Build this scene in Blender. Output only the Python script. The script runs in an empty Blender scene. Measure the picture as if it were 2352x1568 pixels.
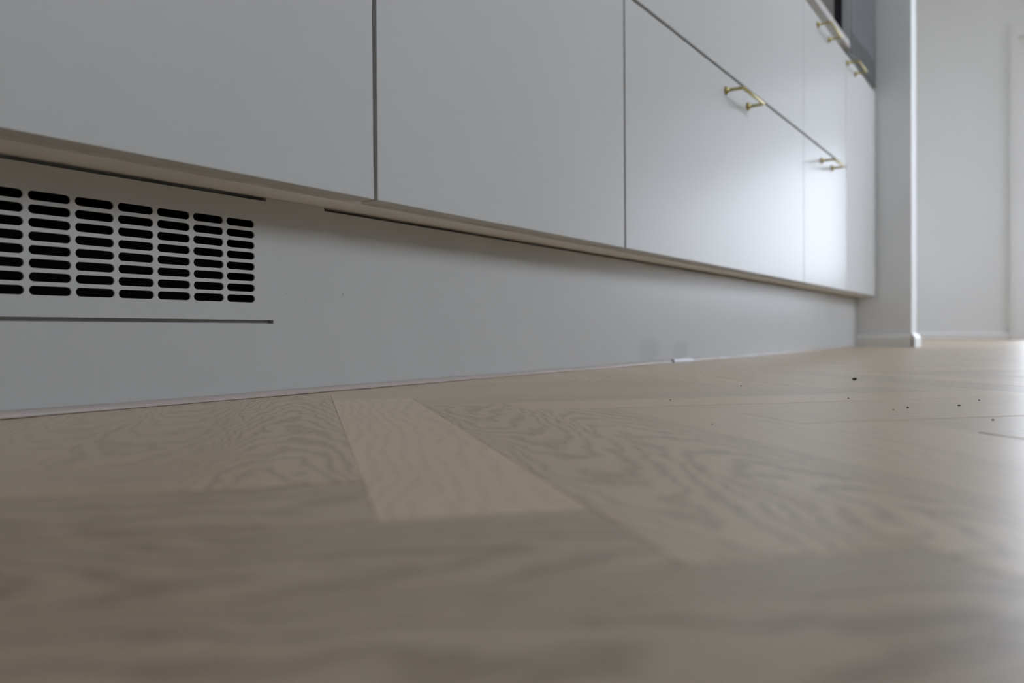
import bpy, bmesh, math, random
from mathutils import Vector, Matrix

random.seed(7)
S = bpy.context.scene
COL = S.collection

# ------------------------------------------------------------------ camera
F_PX, YAW, PITCH, ROLL, CAM_H = 1909.7, 0.5766, -0.00961, -0.006, 0.05275
cd = bpy.data.cameras.new('camera')
cam = bpy.data.objects.new('camera', cd)
COL.objects.link(cam)
cy_, sy_ = math.cos(YAW), math.sin(YAW)
fw = Vector((cy_, sy_, 0)); rt = Vector((sy_, -cy_, 0)); up = Vector((0, 0, 1))
f2 = fw * math.cos(PITCH) + up * math.sin(PITCH)
u2 = -fw * math.sin(PITCH) + up * math.cos(PITCH)
d2 = -u2
r3 = rt * math.cos(ROLL) - d2 * math.sin(ROLL)
d3 = rt * math.sin(ROLL) + d2 * math.cos(ROLL)
M = Matrix((r3, -d3, -f2)).transposed().to_4x4()
M.translation = Vector((0, 0, CAM_H))
cam.matrix_world = M
cd.sensor_fit = 'HORIZONTAL'
cd.sensor_width = 22.3
cd.lens = F_PX / 2352 * 22.3
cd.clip_start = 0.01
cd.clip_end = 100
cd.dof.use_dof = True
cd.dof.focus_distance = 0.66
cd.dof.aperture_fstop = 4.4
S.camera = cam

# ------------------------------------------------------------------ world, light, exposure
SKY = 6.6
w = bpy.data.worlds.new('overcast_sky'); S.world = w
w.use_nodes = True
nt = w.node_tree; nt.nodes.clear()
out = nt.nodes.new('ShaderNodeOutputWorld')
bg = nt.nodes.new('ShaderNodeBackground')
tc = nt.nodes.new('ShaderNodeTexCoord')
sx = nt.nodes.new('ShaderNodeSeparateXYZ')
rp = nt.nodes.new('ShaderNodeValToRGB')
nt.links.new(tc.outputs['Generated'], sx.inputs[0])
nt.links.new(sx.outputs['Z'], rp.inputs['Fac'])
e = rp.color_ramp.elements
e[0].position = 0.0; e[0].color = (0.22, 0.22, 0.21, 1)
e[1].position = 0.03; e[1].color = (0.865, 0.94, 1.07, 1)
nt.links.new(rp.outputs['Color'], bg.inputs['Color'])
bg.inputs['Strength'].default_value = SKY
nt.links.new(bg.outputs[0], out.inputs[0])


def portal(name, loc, rot, sx_, sy2):
    l = bpy.data.lights.new(name, 'AREA')
    l.shape = 'RECTANGLE'; l.size = sx_; l.size_y = sy2
    l.cycles.is_portal = True
    o = bpy.data.objects.new(name, l)
    o.location = loc; o.rotation_euler = rot
    COL.objects.link(o)


S.view_settings.view_transform = 'Standard'
S.view_settings.look = 'None'
S.view_settings.exposure = 0.0
S.view_settings.gamma = 1.0
S.view_settings.use_curve_mapping = False
S.cycles.max_bounces = 14
S.cycles.diffuse_bounces = 8
S.cycles.glossy_bounces = 5
S.cycles.transparent_max_bounces = 12
S.cycles.sample_clamp_indirect = 6
S.cycles.use_denoising = True

# ------------------------------------------------------------------ helpers


def box(bm, x0, x1, y0, y1, z0, z1):
    vs = [bm.verts.new(p) for p in ((x0, y0, z0), (x1, y0, z0), (x1, y1, z0), (x0, y1, z0),
                                    (x0, y0, z1), (x1, y0, z1), (x1, y1, z1), (x0, y1, z1))]
    for f in ((0, 3, 2, 1), (4, 5, 6, 7), (0, 1, 5, 4), (1, 2, 6, 5), (2, 3, 7, 6), (3, 0, 4, 7)):
        bm.faces.new([vs[i] for i in f])
    return vs


def bevel_all(bm, w_, seg=2):
    bmesh.ops.bevel(bm, geom=bm.edges[:] + bm.verts[:], offset=w_, segments=seg, profile=0.5, affect='EDGES')


def tube(bm, pts, radii, n=14, cap=True):
    """round tube through points, mitred joints"""
    rings = []
    P = [Vector(p) for p in pts]
    for i, p in enumerate(P):
        if i == 0: t = (P[1] - P[0]).normalized(); k = 1
        elif i == len(P) - 1: t = (P[-1] - P[-2]).normalized(); k = 1
        else:
            a = (P[i] - P[i - 1]).normalized(); b = (P[i + 1] - P[i]).normalized()
            t = (a + b).normalized()
        ref = Vector((0, 0, 1)) if abs(t.z) < .9 else Vector((1, 0, 0))
        a1 = t.cross(ref).normalized(); b1 = t.cross(a1).normalized()
        if 0 < i < len(P) - 1:
            c = max(.4, abs(t.dot(b)))
        else: c = 1
        ring = []
        for j in range(n):
            q = 2 * math.pi * j / n
            ring.append(bm.verts.new(p + (a1 * math.cos(q) / c + b1 * math.sin(q)) * radii[i]))
        rings.append(ring)
    for r0, r1 in zip(rings, rings[1:]):
        for j in range(n):
            bm.faces.new((r0[j], r0[(j + 1) % n], r1[(j + 1) % n], r1[j]))
    if cap:
        bm.faces.new(rings[0]); bm.faces.new(rings[-1])


def mesh_of(bm, name, mat, smooth=False):
    bmesh.ops.recalc_face_normals(bm, faces=bm.faces[:])
    me = bpy.data.meshes.new(name)
    bm.to_mesh(me); bm.free()
    if mat: me.materials.append(mat)
    if smooth:
        for p in me.polygons: p.use_smooth = True
    return me


def obj(name, bm, mat, parent=None, smooth=False):
    me = bm if isinstance(bm, bpy.types.Mesh) else mesh_of(bm, name, mat, smooth)
    o = bpy.data.objects.new(name, me)
    COL.objects.link(o)
    if parent:
        o.parent = parent
        o.matrix_parent_inverse = parent_inv(parent)
    return o


def world_loc(o):
    v = o.location.copy()
    return v


def parent_inv(p):
    # every empty here is only translated and unparented, every mesh part sits at the origin
    return Matrix.Translation(-p.location) if p.type == 'EMPTY' else Matrix.Identity(4)


def empty(name, loc):
    o = bpy.data.objects.new(name, None)
    o.empty_display_size = .05
    o.location = loc
    COL.objects.link(o)
    return o


def tag(o, label=None, cat=None, group=None, kind=None):
    for k, v in (('label', label), ('category', cat), ('group', group), ('kind', kind)):
        if v: o[k] = v
    return o


def struct(name, bm, mat, label=None):
    return tag(obj(name, bm, mat), label, None, None, 'structure')


# ------------------------------------------------------------------ materials


def mat_new(name):
    m = bpy.data.materials.new(name); m.use_nodes = True
    return m, m.node_tree, m.node_tree.nodes['Principled BSDF']


def N(nt_, kind, **kw):
    n = nt_.nodes.new(kind)
    for k, v in kw.items(): setattr(n, k, v)
    return n


def mth(nt_, op, a, b=None, c=None, clamp=False):
    n = nt_.nodes.new('ShaderNodeMath'); n.operation = op; n.use_clamp = clamp
    for i, v in enumerate((a, b, c)):
        if v is None: continue
        if isinstance(v, (int, float)): n.inputs[i].default_value = v
        else: nt_.links.new(v, n.inputs[i])
    return n.outputs[0]


def paint(name, col, rough, spec=.5, var=.025, bump=.02, bscale=220):
    """matt lacquer / wall paint with faint mottling and orange-peel relief"""
    m, t, b = mat_new(name)
    co = N(t, 'ShaderNodeTexCoord')
    nz = N(t, 'ShaderNodeTexNoise'); nz.inputs['Scale'].default_value = 3.5; nz.inputs['Detail'].default_value = 3
    t.links.new(co.outputs['Object'], nz.inputs['Vector'])
    mix = N(t, 'ShaderNodeMix', data_type='RGBA')
    mix.inputs['A'].default_value = (*[c * (1 - var) for c in col], 1)
    mix.inputs['B'].default_value = (*[min(1, c * (1 + var)) for c in col], 1)
    t.links.new(nz.outputs['Fac'], mix.inputs['Factor'])
    t.links.new(mix.outputs['Result'], b.inputs['Base Color'])
    b.inputs['Roughness'].default_value = rough
    b.inputs['Specular IOR Level'].default_value = spec
    if bump:
        n2 = N(t, 'ShaderNodeTexNoise'); n2.inputs['Scale'].default_value = bscale
        t.links.new(co.outputs['Object'], n2.inputs['Vector'])
        bp = N(t, 'ShaderNodeBump'); bp.inputs['Strength'].default_value = bump; bp.inputs['Distance'].default_value = .001
        t.links.new(n2.outputs['Fac'], bp.inputs['Height'])
        t.links.new(bp.outputs['Normal'], b.inputs['Normal'])
    return m


def stain(m, spots):
    """small marks of dirt on a painted surface: (x, z, rx, rz, darkness), in world metres"""
    t = m.node_tree; b = t.nodes['Principled BSDF']
    src = b.inputs['Base Color'].links[0].from_socket
    ge = N(t, 'ShaderNodeNewGeometry'); sp = N(t, 'ShaderNodeSeparateXYZ')
    t.links.new(ge.outputs['Position'], sp.inputs[0])
    tot = None
    for (x, z, rx, rz, k) in spots:
        dx = mth(t, 'DIVIDE', mth(t, 'SUBTRACT', sp.outputs['X'], x), rx)
        dz = mth(t, 'DIVIDE', mth(t, 'SUBTRACT', sp.outputs['Z'], z), rz)
        r = mth(t, 'SQRT', mth(t, 'ADD', mth(t, 'MULTIPLY', dx, dx), mth(t, 'MULTIPLY', dz, dz)))
        mr = N(t, 'ShaderNodeMapRange', interpolation_type='SMOOTHSTEP')
        t.links.new(r, mr.inputs['Value'])
        mr.inputs['From Min'].default_value = .55; mr.inputs['From Max'].default_value = 1.1
        mr.inputs['To Min'].default_value = k; mr.inputs['To Max'].default_value = 0
        tot = mr.outputs[0] if tot is None else mth(t, 'MAXIMUM', tot, mr.outputs[0])
    mx = N(t, 'ShaderNodeMix', data_type='RGBA')
    t.links.new(tot, mx.inputs['Factor']); t.links.new(src, mx.inputs['A'])
    mx.inputs['B'].default_value = (.09, .075, .055, 1)
    t.links.new(mx.outputs['Result'], b.inputs['Base Color'])


def wood():
    """oak: ring figure in the board's own coordinates.
    Object colour per board: R lightness, G share of cathedral figure, B ring contrast."""
    m, t, b = mat_new('oak_parquet')
    L = t.links.new
    co = N(t, 'ShaderNodeTexCoord'); oi = N(t, 'ShaderNodeObjectInfo')
    sp = N(t, 'ShaderNodeSeparateXYZ'); L(co.outputs['Object'], sp.inputs[0])
    oc = N(t, 'ShaderNodeSeparateColor'); L(oi.outputs['Color'], oc.inputs[0])
    rnd = oi.outputs['Alpha']     # per-board seed kept in the object colour's alpha
    off = mth(t, 'MULTIPLY', rnd, 37.0)

    def vec(kx, ky, oz=0.0):
        c = N(t, 'ShaderNodeCombineXYZ')
        L(mth(t, 'MULTIPLY', sp.outputs['X'], kx), c.inputs[0])
        L(mth(t, 'MULTIPLY', sp.outputs['Y'], ky), c.inputs[1])
        L(mth(t, 'ADD', off, oz), c.inputs[2])
        return c.outputs[0]

    def noise(kx, ky, oz, detail=2, rough=.5):
        n = N(t, 'ShaderNodeTexNoise'); n.inputs['Scale'].default_value = 1
        n.inputs['Detail'].default_value = detail; n.inputs['Roughness'].default_value = rough
        L(vec(kx, ky, oz), n.inputs['Vector'])
        return mth(t, 'SUBTRACT', n.outputs['Fac'], .5)

    big = noise(7, 14, 0.0, 1)
    wob = noise(38, 75, 3.3, 2)
    fin = noise(110, 260, 7.7, 2)
    # board centre line of the cathedral wanders
    yc = mth(t, 'ADD', sp.outputs['Y'], mth(t, 'MULTIPLY', big, .045))
    yc = mth(t, 'ADD', yc, mth(t, 'MULTIPLY', mth(t, 'SUBTRACT', rnd, .5), .02))
    sgn = mth(t, 'SUBTRACT', mth(t, 'MULTIPLY', mth(t, 'GREATER_THAN', mth(t, 'FRACT', mth(t, 'MULTIPLY', rnd, 91.7)), .5), 2.0), 1.0)
    cath = mth(t, 'ADD', mth(t, 'MULTIPLY', mth(t, 'MULTIPLY', sp.outputs['X'], 24.0), sgn),
               mth(t, 'MULTIPLY', mth(t, 'MULTIPLY', yc, yc), 3600.0))
    cath = mth(t, 'ADD', cath, mth(t, 'MULTIPLY', wob, 2.0))
    cath = mth(t, 'ADD', cath, mth(t, 'MULTIPLY', big, 3.2))
    strt = mth(t, 'ADD', mth(t, 'MULTIPLY', yc, 120.0), mth(t, 'MULTIPLY', sp.outputs['X'], 5.0))
    strt = mth(t, 'ADD', strt, mth(t, 'MULTIPLY', wob, 1.3))
    g = oc.outputs[1]
    q = mth(t, 'ADD', mth(t, 'MULTIPLY', cath, g), mth(t, 'MULTIPLY', strt, mth(t, 'SUBTRACT', 1.0, g)))
    q = mth(t, 'ADD', q, mth(t, 'MULTIPLY', fin, .3))
    s = mth(t, 'ADD', mth(t, 'MULTIPLY', mth(t, 'SINE', mth(t, 'MULTIPLY', q, 6.2832)), .5), .5)
    ring = mth(t, 'POWER', s, 2.4)
    pore = noise(28, 900, 5.1, 2, .6)
    patch = noise(5, 22, 11.0, 2)
    amt = mth(t, 'MULTIPLY', ring, oc.outputs[2])
    amt = mth(t, 'ADD', amt, mth(t, 'MULTIPLY', pore, .34))
    amt = mth(t, 'ADD', amt, mth(t, 'MULTIPLY', patch, .45), clamp=True)
    ramp = N(t, 'ShaderNodeValToRGB')
    el = ramp.color_ramp.elements
    el[0].position = 0; el[0].color = WOOD_LIGHT
    el[1].position = 1; el[1].color = WOOD_DARK
    L(amt, ramp.inputs['Fac'])
    mul = N(t, 'ShaderNodeMix', data_type='RGBA', blend_type='MULTIPLY'); mul.inputs['Factor'].default_value = 1
    L(ramp.outputs['Color'], mul.inputs['A'])
    cc = N(t, 'ShaderNodeCombineColor')
    for i in range(3): L(oc.outputs[0], cc.inputs[i])
    L(cc.outputs[0], mul.inputs['B'])
    L(mul.outputs['Result'], b.inputs['Base Color'])
    rr = mth(t, 'ADD', mth(t, 'MULTIPLY', pore, .12), FLOOR_ROUGH)
    L(rr, b.inputs['Roughness'])
    b.inputs['Specular IOR Level'].default_value = FLOOR_SPEC
    b.inputs['Coat Weight'].default_value = .62
    b.inputs['Coat Roughness'].default_value = .36
    bp = N(t, 'ShaderNodeBump'); bp.inputs['Strength'].default_value = .12; bp.inputs['Distance'].default_value = .0006
    L(mth(t, 'ADD', pore, mth(t, 'MULTIPLY', ring, -.3)), bp.inputs['Height'])
    L(bp.outputs['Normal'], b.inputs['Normal'])
    return m


WOOD_LIGHT = (.66, .505, .33, 1)
WOOD_DARK = (.38, .267, .162, 1)
FLOOR_ROUGH, FLOOR_SPEC = .40, 1.0

M_front = paint('light_grey_lacquer', (.57, .57, .555), .265, .07)
M_filler = paint('light_grey_lacquer_matt', (.57, .57, .555), .55, .35)
M_plinth = paint('light_grey_plinth_lacquer', (.53, .53, .515), .27, .05)
M_grille = paint('light_grey_enamelled_metal', (.53, .53, .515), .38, .12)
M_carc = paint('carcass_board', (.86, .83, .775), .5, .4)
M_white = paint('white_wall_paint', (.855, .87, .878), .75, .3, .015, .06, 120)
M_wall_grey = paint('grey_wall_paint', (.40, .40, .39), .8, .3, .015, .06, 120)
M_trim = paint('white_trim_lacquer', (.86, .86, .855), .4, .5)
M_ceil = paint('white_ceiling_paint', (.88, .88, .87), .85, .2, .01, .05, 90)
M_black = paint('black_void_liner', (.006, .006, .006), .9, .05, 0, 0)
M_rubber = paint('black_rubber_gasket', (.012, .012, .013), .6, .3, 0, .05, 300)
M_steel = paint('grey_appliance_enamel', (.36, .37, .37), .35, .5)
M_body = paint('beige_grey_appliance_side', (.33, .315, .295), .5, .4)
M_top = paint('pale_stone_worktop', (.55, .53, .51), .35, .5, .05)
M_seal = paint('pale_plastic_sealing_strip', (.50, .435, .40), .28, .6, .04, .05, 400)
M_glint = paint('white_painted_glint', (.80, .79, .82), .5, .4)
M_crumb = paint('dark_crumb', (.12, .10, .07), .9, .2, .3, .4, 900)
M_wood = wood()



def tinted(name, col):
    m, t, b = mat_new(name)
    b.inputs['Base Color'].default_value = (*col, 1)
    nz = N(t, 'ShaderNodeTexNoise'); nz.inputs['Scale'].default_value = 3
    mr = N(t, 'ShaderNodeMapRange'); mr.inputs['To Min'].default_value = .10; mr.inputs['To Max'].default_value = .15
    t.links.new(nz.outputs['Fac'], mr.inputs['Value']); t.links.new(mr.outputs[0], b.inputs['Roughness'])
    return m


M_glass = tinted('tinted_grey_glass', (.105, .115, .122))
M_glassdark = tinted('dark_tinted_glass', (.045, .05, .055))

m, t, b = mat_new('brushed_brass')
b.inputs['Metallic'].default_value = 1
nz = N(t, 'ShaderNodeTexNoise'); nz.inputs['Scale'].default_value = 400
mx = N(t, 'ShaderNodeMix', data_type='RGBA')
mx.inputs['A'].default_value = (.43, .365, .15, 1); mx.inputs['B'].default_value = (.52, .45, .20, 1)
t.links.new(nz.outputs['Fac'], mx.inputs['Factor']); t.links.new(mx.outputs['Result'], b.inputs['Base Color'])
b.inputs['Roughness'].default_value = .3
M_brass = m

m = bpy.data.materials.new('window_pane_glass'); m.use_nodes = True
t = m.node_tree; t.nodes.clear()
o_ = N(t, 'ShaderNodeOutputMaterial'); tr = N(t, 'ShaderNodeBsdfTransparent'); gl = N(t, 'ShaderNodeBsdfGlossy')
gl.inputs['Roughness'].default_value = 0.0
fr = N(t, 'ShaderNodeFresnel'); fr.inputs['IOR'].default_value = 1.5
ms = N(t, 'ShaderNodeMixShader')
t.links.new(fr.outputs[0], ms.inputs[0]); t.links.new(tr.outputs[0], ms.inputs[1]); t.links.new(gl.outputs[0], ms.inputs[2])
t.links.new(ms.outputs[0], o_.inputs[0])
M_pane = m

# ------------------------------------------------------------------ numbers (metres)
DF = .504            # plane of the cabinet fronts
TH = .019            # front thickness
PL = .5649           # plinth front
ZB, ZT = .172, .8595  # bottom / top of fronts
ZG0, ZG1 = .528, .5335
J1, J2, J3, J4, JE = .5547, 1.0691, 2.0711, 2.5735, 3.0495
XW = 3.055           # end wall face
XW2 = 3.171
YC = .395            # free edge of that wall
XF = 6.0             # far wall
XR, YS, YB = -2.2, -2.3, 1.10
HC = 2.5

# ------------------------------------------------------------------ setting
bm = bmesh.new(); box(bm, XR - .15, XF + .15, YS - .15, YB + .15, -.12, -.0125)
floor = struct('floor', bm, M_black, 'pale oak herringbone parquet floor')

bm = bmesh.new(); box(bm, XR - .15, XF + .15, YS - .15, YB + .15, HC, HC + .15)
struct('ceiling', bm, M_ceil, 'plain white ceiling')


def wall_x(bm, y0, y1, x0, x1, opens):
    """wall running along X between x0 and x1 with openings (xa, xb, za, zb)"""
    cur = x0
    for (xa, xb, za, zb) in sorted(opens):
        box(bm, cur, xa, y0, y1, 0, HC)
        if za > 0: box(bm, xa, xb, y0, y1, 0, za)
        if zb < HC: box(bm, xa, xb, y0, y1, zb, HC)
        cur = xb
    box(bm, cur, x1, y0, y1, 0, HC)


def wall_y(bm, x0, x1, y0, y1, opens):
    cur = y0
    for (ya, yb, za, zb) in sorted(opens):
        box(bm, x0, x1, cur, ya, 0, HC)
        if za > 0: box(bm, x0, x1, ya, yb, 0, za)
        if zb < HC: box(bm, x0, x1, ya, yb, zb, HC)
        cur = yb
    box(bm, x0, x1, cur, y1, 0, HC)


CY0 = .2165                                # outer edge of its casing
G0, G1, GZ = -1.70, .178, 1.86            # glazed balcony door in the far wall
SIDE = [(3.4, 5.85, .5, 2.42), (-.3, 3.1, 1.25, 2.42)]   # windows in the wall opposite the kitchen

bm = bmesh.new(); wall_y(bm, XF, XF + .15, YS, YB, [(G0, G1, 0, GZ)])
struct('wall_far', bm, M_white, 'white painted wall at the far end beyond the kitchen run')
bm = bmesh.new(); wall_x(bm, YS - .15, YS, XR, XF, SIDE)
struct('wall_right', bm, M_wall_grey)
bm = bmesh.new(); box(bm, XR - .15, XR, YS, YB, 0, HC)
struct('wall_rear', bm, M_white)
bm = bmesh.new(); box(bm, XR, XF, YB, YB + .15, 0, HC)
struct('wall_back', bm, M_white)
bm = bmesh.new(); box(bm, XW, XW2, YC, YB, 0, HC)
bmesh.ops.bevel(bm, geom=[e_ for e_ in bm.edges if abs(e_.verts[0].co.y - YC) < 1e-6 and abs(e_.verts[1].co.y - YC) < 1e-6 and abs(e_.verts[0].co.x - e_.verts[1].co.x) < 1e-6], offset=.002, segments=2, affect='EDGES')
struct('wall_end', bm, M_white, 'short white partition wall closing off the cabinet run')


BH, BD = .044, .013


def skirt(bm, x, y, x1, y1, side):
    '''moulded baseboard: footprint corners, profile pushed out towards `side` (unit x, y)'''
    prof = [(0, 0), (BD, 0), (BD, .030), (BD - .004, .037), (.004, BH), (0, BH)]
    a_ = [bm.verts.new((x + side[0] * p, y + side[1] * p, z)) for p, z in prof]
    b_ = [bm.verts.new((x1 + side[0] * p, y1 + side[1] * p, z)) for p, z in prof]
    for i in range(len(prof)):
        j = (i + 1) % len(prof); bm.faces.new((a_[i], a_[j], b_[j], b_[i]))
    bm.faces.new(a_); bm.faces.new(b_[::-1])


bm = bmesh.new()
skirt(bm, XW, YC - .004, XW, YB, (-1, 0)); skirt(bm, XW - BD, YC, XW2 + BD, YC, (0, -1)); skirt(bm, XW2, YC - .004, XW2, YB, (1, 0))
struct('baseboard_end', bm, M_trim, 'low white baseboard wrapping the partition wall')
bm = bmesh.new(); skirt(bm, XF, CY0, XF, YB, (-1, 0))
struct('baseboard_far', bm, M_trim, 'low white baseboard along the far wall')

# glazed balcony door with its casing
CZ = 1.942
dr = obj('door_1', (lambda b_: (box(b_, XF - .018, XF, G1 - .002, CY0, 0, CZ), box(b_, XF - .018, XF, G0 - .09, G0 + .002, 0, CZ),
                               box(b_, XF - .018, XF, G0 + .002, G1 - .002, GZ - .002, CZ), b_)[-1])(bmesh.new()), M_trim)
tag(dr, 'white casing of the balcony door at the right edge', None, None, 'structure')
for (a, c) in ((G0, (G0 + G1) / 2), ((G0 + G1) / 2, G1)):
    bm = bmesh.new()
    fwid = .040
    box(bm, XF + .03, XF + .09, a, a + fwid, .0, GZ); box(bm, XF + .03, XF + .09, c - fwid, c, .0, GZ)
    box(bm, XF + .03, XF + .09, a + fwid, c - fwid, 0, .16); box(bm, XF + .03, XF + .09, a + fwid, c - fwid, GZ - fwid, GZ)
    fo = obj('door_frame', bm, M_trim, dr)
    bm = bmesh.new(); box(bm, XF + .055, XF + .062, a + fwid, c - fwid, .16, GZ - fwid)
    obj('pane', bm, M_pane, dr)
for i, (xa, xb, za, zb) in enumerate(SIDE):
    bm = bmesh.new(); mid = (xa + xb) / 2
    for (p, q_) in ((xa, mid), (mid, xb)):
        box(bm, p, p + .06, YS - .1, YS - .04, za, zb); box(bm, q_ - .06, q_, YS - .1, YS - .04, za, zb)
        box(bm, p + .06, q_ - .06, YS - .1, YS - .04, za, za + .06); box(bm, p + .06, q_ - .06, YS - .1, YS - .04, zb - .06, zb)
    wo = struct('window_%d' % (i + 1), bm, M_trim)
    for (p, q_) in ((xa, mid), (mid, xb)):
        bm = bmesh.new(); box(bm, p + .06, q_ - .06, YS - .075, YS - .068, za + .06, zb - .06)
        obj('pane', bm, M_pane, wo)
    portal('daylight_portal', (mid, YS - .02, (za + zb) / 2), (-math.pi / 2, 0, 0), xb - xa, zb - za)
portal('daylight_portal', (XF + .01, (G0 + G1) / 2, GZ / 2), (0, -math.pi / 2, 0) if False else (math.pi / 2, 0, math.pi / 2), G1 - G0, GZ)

# unseen balcony outside that door; parapet and soffit added to trim the sky
bm = bmesh.new(); box(bm, 8.9, 9.0, -4.5, 3.0, -.1, .56)
struct('wall_sky_blocker', bm, M_white)
bm = bmesh.new(); box(bm, XF + .15, 9.0, -4.5, 3.0, -.2, -.1)
struct('floor_unseen_balcony', bm, M_white)
bm = bmesh.new(); box(bm, XF + .15, 9.0, -4.5, 3.0, 2.22, 2.37)
for v_ in bm.verts: v_.co.z += (v_.co.y - .4) * .24      # added soffit tilted to shape the sky highlight on the fronts
struct('ceiling_sky_blocker', bm, M_white)

# ------------------------------------------------------------------ herringbone floor
PHI = math.radians(46.8)
CU, SU = math.cos(PHI), math.sin(PHI)
W_, L_ = .0640, .4450
V0, U0 = .0185, .2375


def uv2xy(u, v): return (u * CU + v * SU, u * SU - v * CU)


def board_mesh():
    b_ = bmesh.new(); g = .00005
    x, y, c, z1, z0 = L_ / 2 - g, W_ / 2 - g, .0002, 0.0, -.012
    rings = []
    for (xx, yy, zz) in ((x, y, z0), (x, y, z1 - c), (x - c, y - c, z1)):
        rings.append([b_.verts.new(p) for p in ((-xx, -yy, zz), (xx, -yy, zz), (xx, yy, zz), (-xx, yy, zz))])
    for r0, r1 in zip(rings, rings[1:]):
        for j in range(4): b_.faces.new((r0[j], r0[(j + 1) % 4], r1[(j + 1) % 4], r1[j]))
    b_.faces.new(rings[-1]); b_.faces.new(rings[0][::-1])
    return mesh_of(b_, 'floor_board', M_wood)


BM = board_mesh()


def seen(x, y, z=0.0):
    p = Vector((x, y, z)) - Vector((0, 0, CAM_H))
    zz = p.dot(f2)
    if zz < .06: return None
    return (1176 + F_PX * p.dot(r3) / zz, 784 + F_PX * p.dot(d3) / zz)


boards = []
for kcol in range(-9, 12):
    for n in range(-70, 71):
        for kind in 'AB':
            if kind == 'A':
                u = U0 - n * W_ + L_ / 2 + kcol * L_; v = V0 + n * W_ + W_ / 2 + kcol * L_
                ang = PHI
            else:
                u = U0 - n * W_ + L_ - W_ / 2 + kcol * L_; v = V0 + (n + 1) * W_ + L_ / 2 + kcol * L_
                ang = PHI - math.pi / 2
            x, y = uv2xy(u, v)
            if not (XR + .16 < x < XF + .1 and YS + .2 < y < YB - .2): continue
            near = 0
            for s1 in (-1, -.5, 0, .5, 1):
                for s2 in (-1, 0, 1):
                    px = x + math.cos(ang) * s1 * L_ / 2 - math.sin(ang) * s2 * W_ / 2
                    py = y + math.sin(ang) * s1 * L_ / 2 + math.cos(ang) * s2 * W_ / 2
                    if py > PL: continue
                    q = seen(px, py)
                    if q and -60 < q[0] < 2412 and q[1] < 1640: near = 1
            boards.append((near, math.hypot(x, y), x, y, ang, kind, n, kcol))
boards.sort(key=lambda b_: (-b_[0], b_[1]))
SPECIAL = {('A', 0, 0): (1.16, .10, .30, .37), ('A', -1, 0): (.99, .95, .85, .62), ('A', -2, 0): (.95, .8, .6, .21), ('A', -3, 0): (.95, .6, .5, .8),
           ('A', 1, 0): (.97, .92, .8, .44), ('A', 2, 0): (1.0, .95, .8, .13), ('A', 3, 0): (1.05, .25, .3, .55),
           ('A', 4, 0): (1.08, .2, .3, .7), ('B', -1, 0): (.98, .15, .4, .3), ('B', 0, 0): (.92, .15, .5, .9), ('B', 1, 0): (1.10, .06, .3, .25),
           ('B', 2, 0): (1.05, .1, .35, .5), ('B', 3, 0): (1.02, .2, .35, .35),
           ('B', -1, -1): (.82, .4, .8, .1), ('B', 0, -1): (.78, .75, .95, .77), ('B', 1, -1): (.76, .4, .9, .4), ('B', 2, -1): (.80, .5, .8, .6)}
rest = bmesh.new()
rs = random.Random(11)
npart = 0
for (near, dist, x, y, ang, kind, n, kcol) in boards:
    tilt = (rs.uniform(-.0026, .0026), rs.uniform(-.0006, .0006))
    if near and npart < 300:
        o = bpy.data.objects.new('floor_board', BM)
        COL.objects.link(o)
        o.location = (x, y, -.00008 - abs(rs.gauss(0, .00008)))
        o.rotation_euler = (tilt[0], tilt[1], ang)
        c = SPECIAL.get((kind, n, kcol))
        if c is None:
            c = (rs.uniform(.9, 1.08), rs.choice((.05, .15, .3, .8, .95)), rs.uniform(.3, .75), rs.random())
        o.color = c
        o.parent = floor
        npart += 1
    else:
        mat = Matrix.Translation((x, y, -.0001)) @ Matrix.Rotation(ang, 4, 'Z')
        vs = [rest.verts.new(mat @ v.co) for v in BM.vertices]
        for p in BM.polygons: rest.faces.new([vs[i] for i in p.vertices])
print('floor boards as parts:', npart, 'of', len(boards))
ro = obj('floor_boards', rest, M_wood, floor)
ro.color = (1, .2, .5, .5)
ro['kind'] = 'stuff'

# ------------------------------------------------------------------ plinth with its ventilation grille
GX0, GX1, GZ0, GZ1 = -.33, .4902, .0656, .1670
stain(M_plinth, [(1.290, .0240, .050, .026, .10), (1.428, .0160, .042, .026, .11), (.5745, .0909, .0012, .0022, .30),
                 (.505, .0895, .0008, .0008, .35), (.527, .0834, .0009, .0007, .25), (.541, .158, .0004, .003, .25)])
pl = empty('plinth', (1.3, PL, 0))
tag(pl, 'long light grey plinth board under the cabinets, resting on the floor', 'plinth')
bm = bmesh.new()
ZL = GZ0 - .003
for (x0, x1, z0, z1) in ((-.446, GX0, 0, GZ1), (GX0, GX1 + .0002, 0, ZL), (GX1 + .0002, XW - .006, 0, GZ1), (.4838, .5514, GZ1, .1703)):
    box(bm, x0, x1, PL, PL + .016, z0, z1)
obj('plinth_board', bm, M_plinth, pl)

# grille plate: every slot is a real hole
bm = bmesh.new()
PX, PZ, SL, SH = .03136, .00897, .0284, .0062
cols = 24
xc_last, zc0 = .4568, .1460
y_f, y_b = PL, PL + .0015
x_cells = [xc_last - PX * (cols - 1 - i) for i in range(cols)]
z_rows = [zc0 - PZ * i for i in range(8)]


def stadium(xc, zc):
    r = SH / 2; hx = SL / 2 - r; ps = []
    for i in range(9):
        a = -math.pi / 2 + math.pi * i / 8; ps.append((xc + hx + r * math.cos(a), zc + r * math.sin(a)))
    for i in range(9):
        a = math.pi / 2 + math.pi * i / 8; ps.append((xc - hx + r * math.cos(a), zc + r * math.sin(a)))
    return ps


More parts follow.
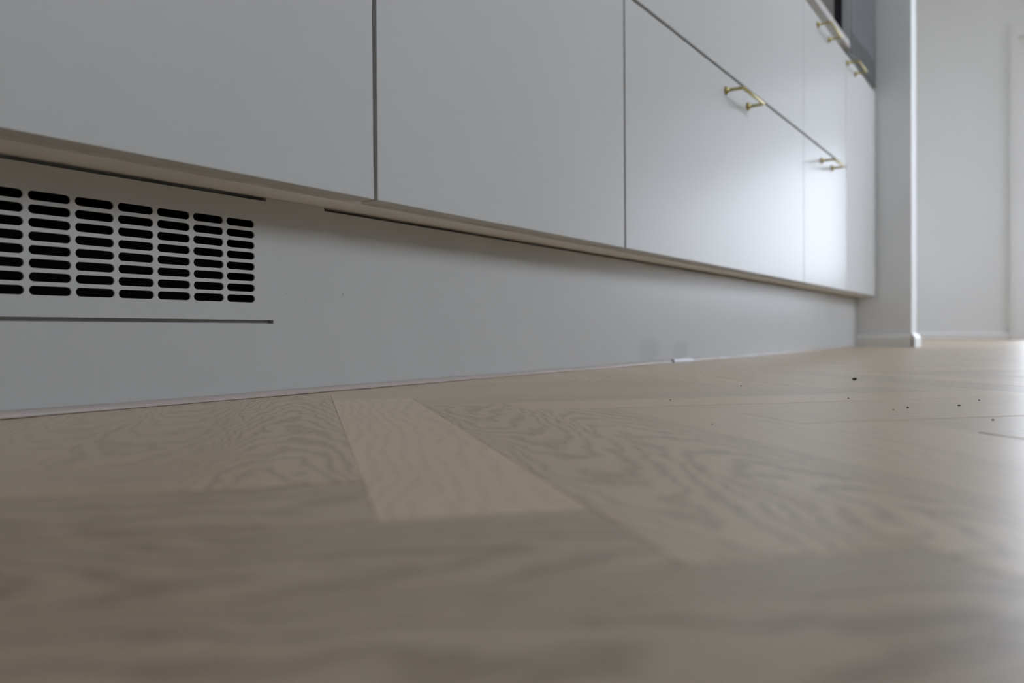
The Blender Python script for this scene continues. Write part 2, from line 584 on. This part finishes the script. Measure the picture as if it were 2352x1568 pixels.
def ring_to_rect(xc, zc, x0, x1, z0, z1):
    ps = stadium(xc, zc)
    inn = [bm.verts.new((x, y_f, z)) for x, z in ps]
    inb = [bm.verts.new((x, y_b, z)) for x, z in ps]
    n_ = len(ps)
    for i in range(n_):
        j = (i + 1) % n_; bm.faces.new((inn[i], inn[j], inb[j], inb[i]))
    outp = []
    for i, (x, z) in enumerate(ps):
        if i == 0 or i == 17: ox, oz = (x, z0)
        if i <= 8:
            a = -90 + 22.5 * i
        else:
            a = 90 + 22.5 * (i - 9)
        if a == -90 or a == 270: ox, oz = x, z0
        elif a == 90: ox, oz = x, z1
        elif -45 <= a <= 45: ox, oz = x1, z0 + (z1 - z0) * (a + 45) / 90
        elif 135 <= a <= 225: ox, oz = x0, z1 - (z1 - z0) * (a - 135) / 90
        elif a < -45: ox, oz = x + (x1 - x) * .5, z0
        elif a < 90: ox, oz = x + (x1 - x) * .5, z1
        elif a < 135: ox, oz = x + (x0 - x) * .5, z1
        else: ox, oz = x + (x0 - x) * .5, z0
        outp.append(bm.verts.new((ox, y_f, oz)))
    for i in range(n_):
        j = (i + 1) % n_
        bm.faces.new((inn[i], inn[j], outp[j], outp[i]))


for xc in x_cells:
    for zc in z_rows:
        ring_to_rect(xc, zc, xc - PX / 2, xc + PX / 2, zc - PZ / 2, zc + PZ / 2)
ax0, ax1 = x_cells[0] - PX / 2, x_cells[-1] + PX / 2
az0, az1 = z_rows[-1] - PZ / 2, z_rows[0] + PZ / 2


def quad(x0, x1, z0, z1, y):
    bm.faces.new([bm.verts.new(p) for p in ((x0, y, z0), (x1, y, z0), (x1, y, z1), (x0, y, z1))])


GR = GX1 + .0002
quad(GX0, GR, az1, GZ1, y_f); quad(GX0, GR, GZ0, az0, y_f); quad(ax1, GR, az0, az1, y_f)
if ax0 > GX0: quad(GX0, ax0, az0, az1, y_f)
for (p, q_) in (((GX0, GZ0), (GR, GZ0)), ((GR, GZ0), (GR, GZ1)), ((GR, GZ1), (GX0, GZ1))):
    bm.faces.new([bm.verts.new(v) for v in ((p[0], y_f, p[1]), (q_[0], y_f, q_[1]), (q_[0], y_b, q_[1]), (p[0], y_b, p[1]))])
bmesh.ops.remove_doubles(bm, verts=bm.verts[:], dist=1e-6)
gr = obj('vent_grille', bm, M_grille, pl)
tag(gr, 'slotted metal ventilation grille set flush in the plinth')
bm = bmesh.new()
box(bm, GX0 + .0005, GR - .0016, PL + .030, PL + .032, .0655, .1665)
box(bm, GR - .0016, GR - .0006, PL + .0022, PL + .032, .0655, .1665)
obj('slot_shade_backing', bm, M_black, pl)  # black backing stands in for the shade behind the slots
bm = bmesh.new()
box(bm, GX0 + .001, GR - .001, PL + .0050, PL + .0155, GZ0 - .0030, GZ0 + .0004)
obj('grille_ledge', bm, M_grille, pl)

# sealing strip at the foot of the plinth
bm = bmesh.new()
prof = [(PL - .0001, .0001)] + [(PL - .0001 - .0052 * math.sin(a), .0001 + .0046 * math.cos(a)) for a in [i * math.pi / 2 / 7 for i in range(8)]]
ends = []
for k_ in range(41):
    x = -.446 + (XW - .02 + .446) * k_ / 40
    wv = .0003 * math.sin(k_ * 1.7) + .0002 * math.sin(k_ * 4.1)
    ends.append([bm.verts.new((x, y + (wv if y < PL - .002 else 0), max(.0001, z + (wv if z > .001 else 0)))) for y, z in prof])
for r0, r1 in zip(ends, ends[1:]):
    for j in range(len(prof)):
        bm.faces.new((r0[j], r0[(j + 1) % len(prof)], r1[(j + 1) % len(prof)], r1[j]))
bm.faces.new(ends[0]); bm.faces.new(ends[-1][::-1])
tag(obj('sealing_strip', bm, M_seal, None, True), 'thin glossy rounded sealing strip where the plinth meets the oak floor', 'strip')


def glint(x0, x1, n, h, label):  # white pieces put in for highlights reflected on the sealing strip
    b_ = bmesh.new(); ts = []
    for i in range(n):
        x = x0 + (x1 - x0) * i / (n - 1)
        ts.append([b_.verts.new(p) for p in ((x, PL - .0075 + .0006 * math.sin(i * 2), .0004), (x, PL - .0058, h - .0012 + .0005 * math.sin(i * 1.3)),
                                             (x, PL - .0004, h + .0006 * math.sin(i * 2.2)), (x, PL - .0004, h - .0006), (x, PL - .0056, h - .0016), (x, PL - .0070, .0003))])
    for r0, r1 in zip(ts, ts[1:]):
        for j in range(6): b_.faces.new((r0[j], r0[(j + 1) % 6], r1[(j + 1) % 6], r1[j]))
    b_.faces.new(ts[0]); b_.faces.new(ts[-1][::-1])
    tag(obj('glint_piece', b_, M_glint), label, 'glint', 'white painted glints at the foot of the plinth')


glint(1.383, 1.475, 6, .0064, 'short white stand-in for a glint at the foot of the plinth, below the right smudge')
glint(1.62, 2.05, 14, .0040, 'longer thin white stand-in for a glint farther along the foot of the plinth')

# ------------------------------------------------------------------ cabinets


def front(bm, x0, x1, z0, z1):
    box(bm, x0, x1, DF, DF + TH, z0, z1)
    bevel_all(bm, .0009, 2)


def handle_bm(xa, xb, z, proj=.0325):
    b_ = bmesh.new()
    y1 = DF - proj
    r = .0030
    c_ = .004
    tube(b_, [(xa, DF, z), (xa, y1 + c_, z), (xa + c_ * .3, y1 + c_ * .3, z), (xa + c_, y1, z), (xb - c_, y1, z), (xb - c_ * .3, y1 + c_ * .3, z), (xb, y1 + c_, z), (xb, DF, z)],
         [r] * 8, 12)
    for x in (xa, xb):
        tube(b_, [(x, DF - .0001, z), (x, DF - .0015, z), (x, DF - .0045, z), (x, DF - .008, z)], [.0080, .0080, .0058, .0032], 18)
    return b_


def carcass(x0, x1, ztop):
    b_ = bmesh.new()
    y0, y1 = DF + TH + .003, YB - .01
    box(b_, x0, x0 + .016, y0, y1, .1704, ztop); box(b_, x1 - .016, x1, y0, y1, .1704, ztop)
    box(b_, x0 + .016, x1 - .016, y0, y1, .1704, .186); box(b_, x0 + .016, x1 - .016, y1 - .016, y1, .186, ztop)
    box(b_, x0 + .016, x1 - .016, y0 + .004, y0 + .08, ztop - .03, ztop)
    return b_


def cabinet(name, x0, x1, label, cat='cabinet', group=None, ztop=.8865):
    c = empty(name, ((x0 + x1) / 2, .8, .170))
    tag(c, label, cat, group)
    obj('carcass', carcass(x0, x1, ztop), M_carc, c)
    return c


G = .0026
X0 = -.446
c1 = cabinet('base_cabinet', X0, J1, 'light grey base cabinet above the ventilation grille, nearest on the left')
bm = bmesh.new(); front(bm, X0 + G, J1 - G, ZB, ZT); obj('door', bm, M_front, c1)
c2 = cabinet('base_cabinet', J1, J2, 'narrow light grey cabinet with plain door, between the grille cabinet and the drawers')
bm = bmesh.new(); front(bm, J1 + G, J2 - G, ZB, ZT); obj('door', bm, M_front, c2)


def drawers(x0, x1, g0, g1, label, h_low, h_up):
    c = cabinet('drawer_cabinet', x0, x1, label, 'drawers')
    for (za, zb_, hx, hz) in ((ZB, ZG0, h_low, .4967), (ZG1, ZT, h_up, .8365)):
        b_ = bmesh.new(); front(b_, x0 + g0, x1 - g1, za, zb_)
        d = obj('drawer_front', b_, M_front, c)
        hd = obj('handle', handle_bm(hx[0], hx[1], hz), M_brass, d, True)
        tag(hd, 'slim brass bow handle')
    return c


drawers(J2, J3, G, .0012, 'wide two-drawer cabinet with one brass handle showing on its lower drawer', (1.5002, 1.6307), (1.505, 1.6355))
drawers(J3, J4, .0012, .0012, 'narrower two-drawer cabinet with two brass handles showing, right of the wide drawers', (2.2545, 2.3740), (2.2163, 2.3439))
c5 = cabinet('base_cabinet', J4, JE, 'light grey end cabinet against the partition wall, under the dark glass appliance', ztop=.870)
bm = bmesh.new(); front(bm, J4 + .0012, JE - .001, ZB, ZT)
d5 = obj('door', bm, M_filler, c5)
tag(obj('handle', handle_bm(2.582, 2.702, .8375), M_brass, d5, True), 'slim brass bow handle')

# worktop
bm = bmesh.new(); box(bm, X0, 2.612, DF - .002, YB - .002, .8885, .9085); bevel_all(bm, .0012, 2)
tag(obj('worktop', bm, M_top), 'pale worktop slab on the base cabinets, seen from below', 'worktop')

# tall glass-fronted appliance at the end of the worktop
AX0, AX1, AZ0, AZ1 = 2.617, 3.032, .888, 2.05
ap = empty('tall_appliance', ((AX0 + AX1) / 2, .8, AZ0))
tag(ap, 'tall built-in appliance with dark glass front, between the worktop and the partition wall', 'appliance')
bm = bmesh.new(); box(bm, AX0, AX1, .549, YB - .01, AZ0, AZ1); bevel_all(bm, .002, 2); obj('body', bm, M_body, ap)
bm = bmesh.new(); box(bm, AX0 + .003, AX1 - .003, .5245, .549, AZ0 - .010, AZ1 - .004); obj('gasket', bm, M_rubber, ap)
bm = bmesh.new(); box(bm, AX0, AX1, .5040, .5245, .872, AZ1); bevel_all(bm, .001, 1)
dd = obj('door', bm, M_steel, ap)
bm = bmesh.new(); box(bm, AX0 + .002, AX1 - .001, .5000, .5039, .9475, AZ1 - .002); bevel_all(bm, .0006, 1)
tag(obj('glass_front', bm, M_glass, dd), 'tinted grey glass')
bm = bmesh.new(); box(bm, AX0 + .002, AX1 - .001, .5000, .5039, .874, .9455); bevel_all(bm, .0006, 1)
tag(obj('lower_panel', bm, M_glassdark, dd), 'darker glass strip')

# ------------------------------------------------------------------ crumbs on the floor
rs = random.Random(5)


def crumb(x, y, r):
    b_ = bmesh.new()
    bmesh.ops.create_icosphere(b_, subdivisions=2, radius=r)
    for v in b_.verts:
        k = 1 + rs.uniform(-.28, .28)
        v.co = Vector((v.co.x * k * .9, v.co.y * k * .85, v.co.z * k * .5))
    zmin = min(v.co.z for v in b_.verts)
    for v in b_.verts: v.co += Vector((x, y, -zmin))
    return obj('crumb', b_, M_crumb, None, True)


tag(crumb(.955, .1795, .0026), 'largest dark crumb lying on the floor, in front of the partition wall', 'crumb')
SPECK = ((.7992, .2542, .0009, 'tiny speck of grit on the oak floor, farthest left of those before the far cabinets'),
         (.6097, .2496, .0007, 'tiny speck of grit on the oak floor nearest the plinth, left of all others'),
         (.6878, .1338, .0008, 'tiny speck of grit on the floor just below the largest crumb'),
         (.6602, .0551, .0011, 'second largest dark speck of grit, at the right side of the floor'),
         (.7166, .0464, .0008, 'tiny speck of grit just right of and behind the second largest one'),
         (.5637, .0294, .0009, 'speck of grit nearest the bright patch at the right edge of the floor'),
         (.460, .163, .0006, 'reddish tiny speck of grit in the middle of the floor, nearest the camera'))
for (x, y, r, lab) in SPECK:
    tag(crumb(x, y, r), lab, 'crumb', 'specks of grit on the floor')
for (x, y, r, lab) in ((.625, .0832, .00085, 'right and larger speck of the pair of grit left of the second largest one'),
                       (.6032, .0891, .0006, 'left and fainter speck of the pair of grit left of the second largest one')):
    tag(crumb(x, y, r), lab, 'crumb', 'specks of grit on the floor')
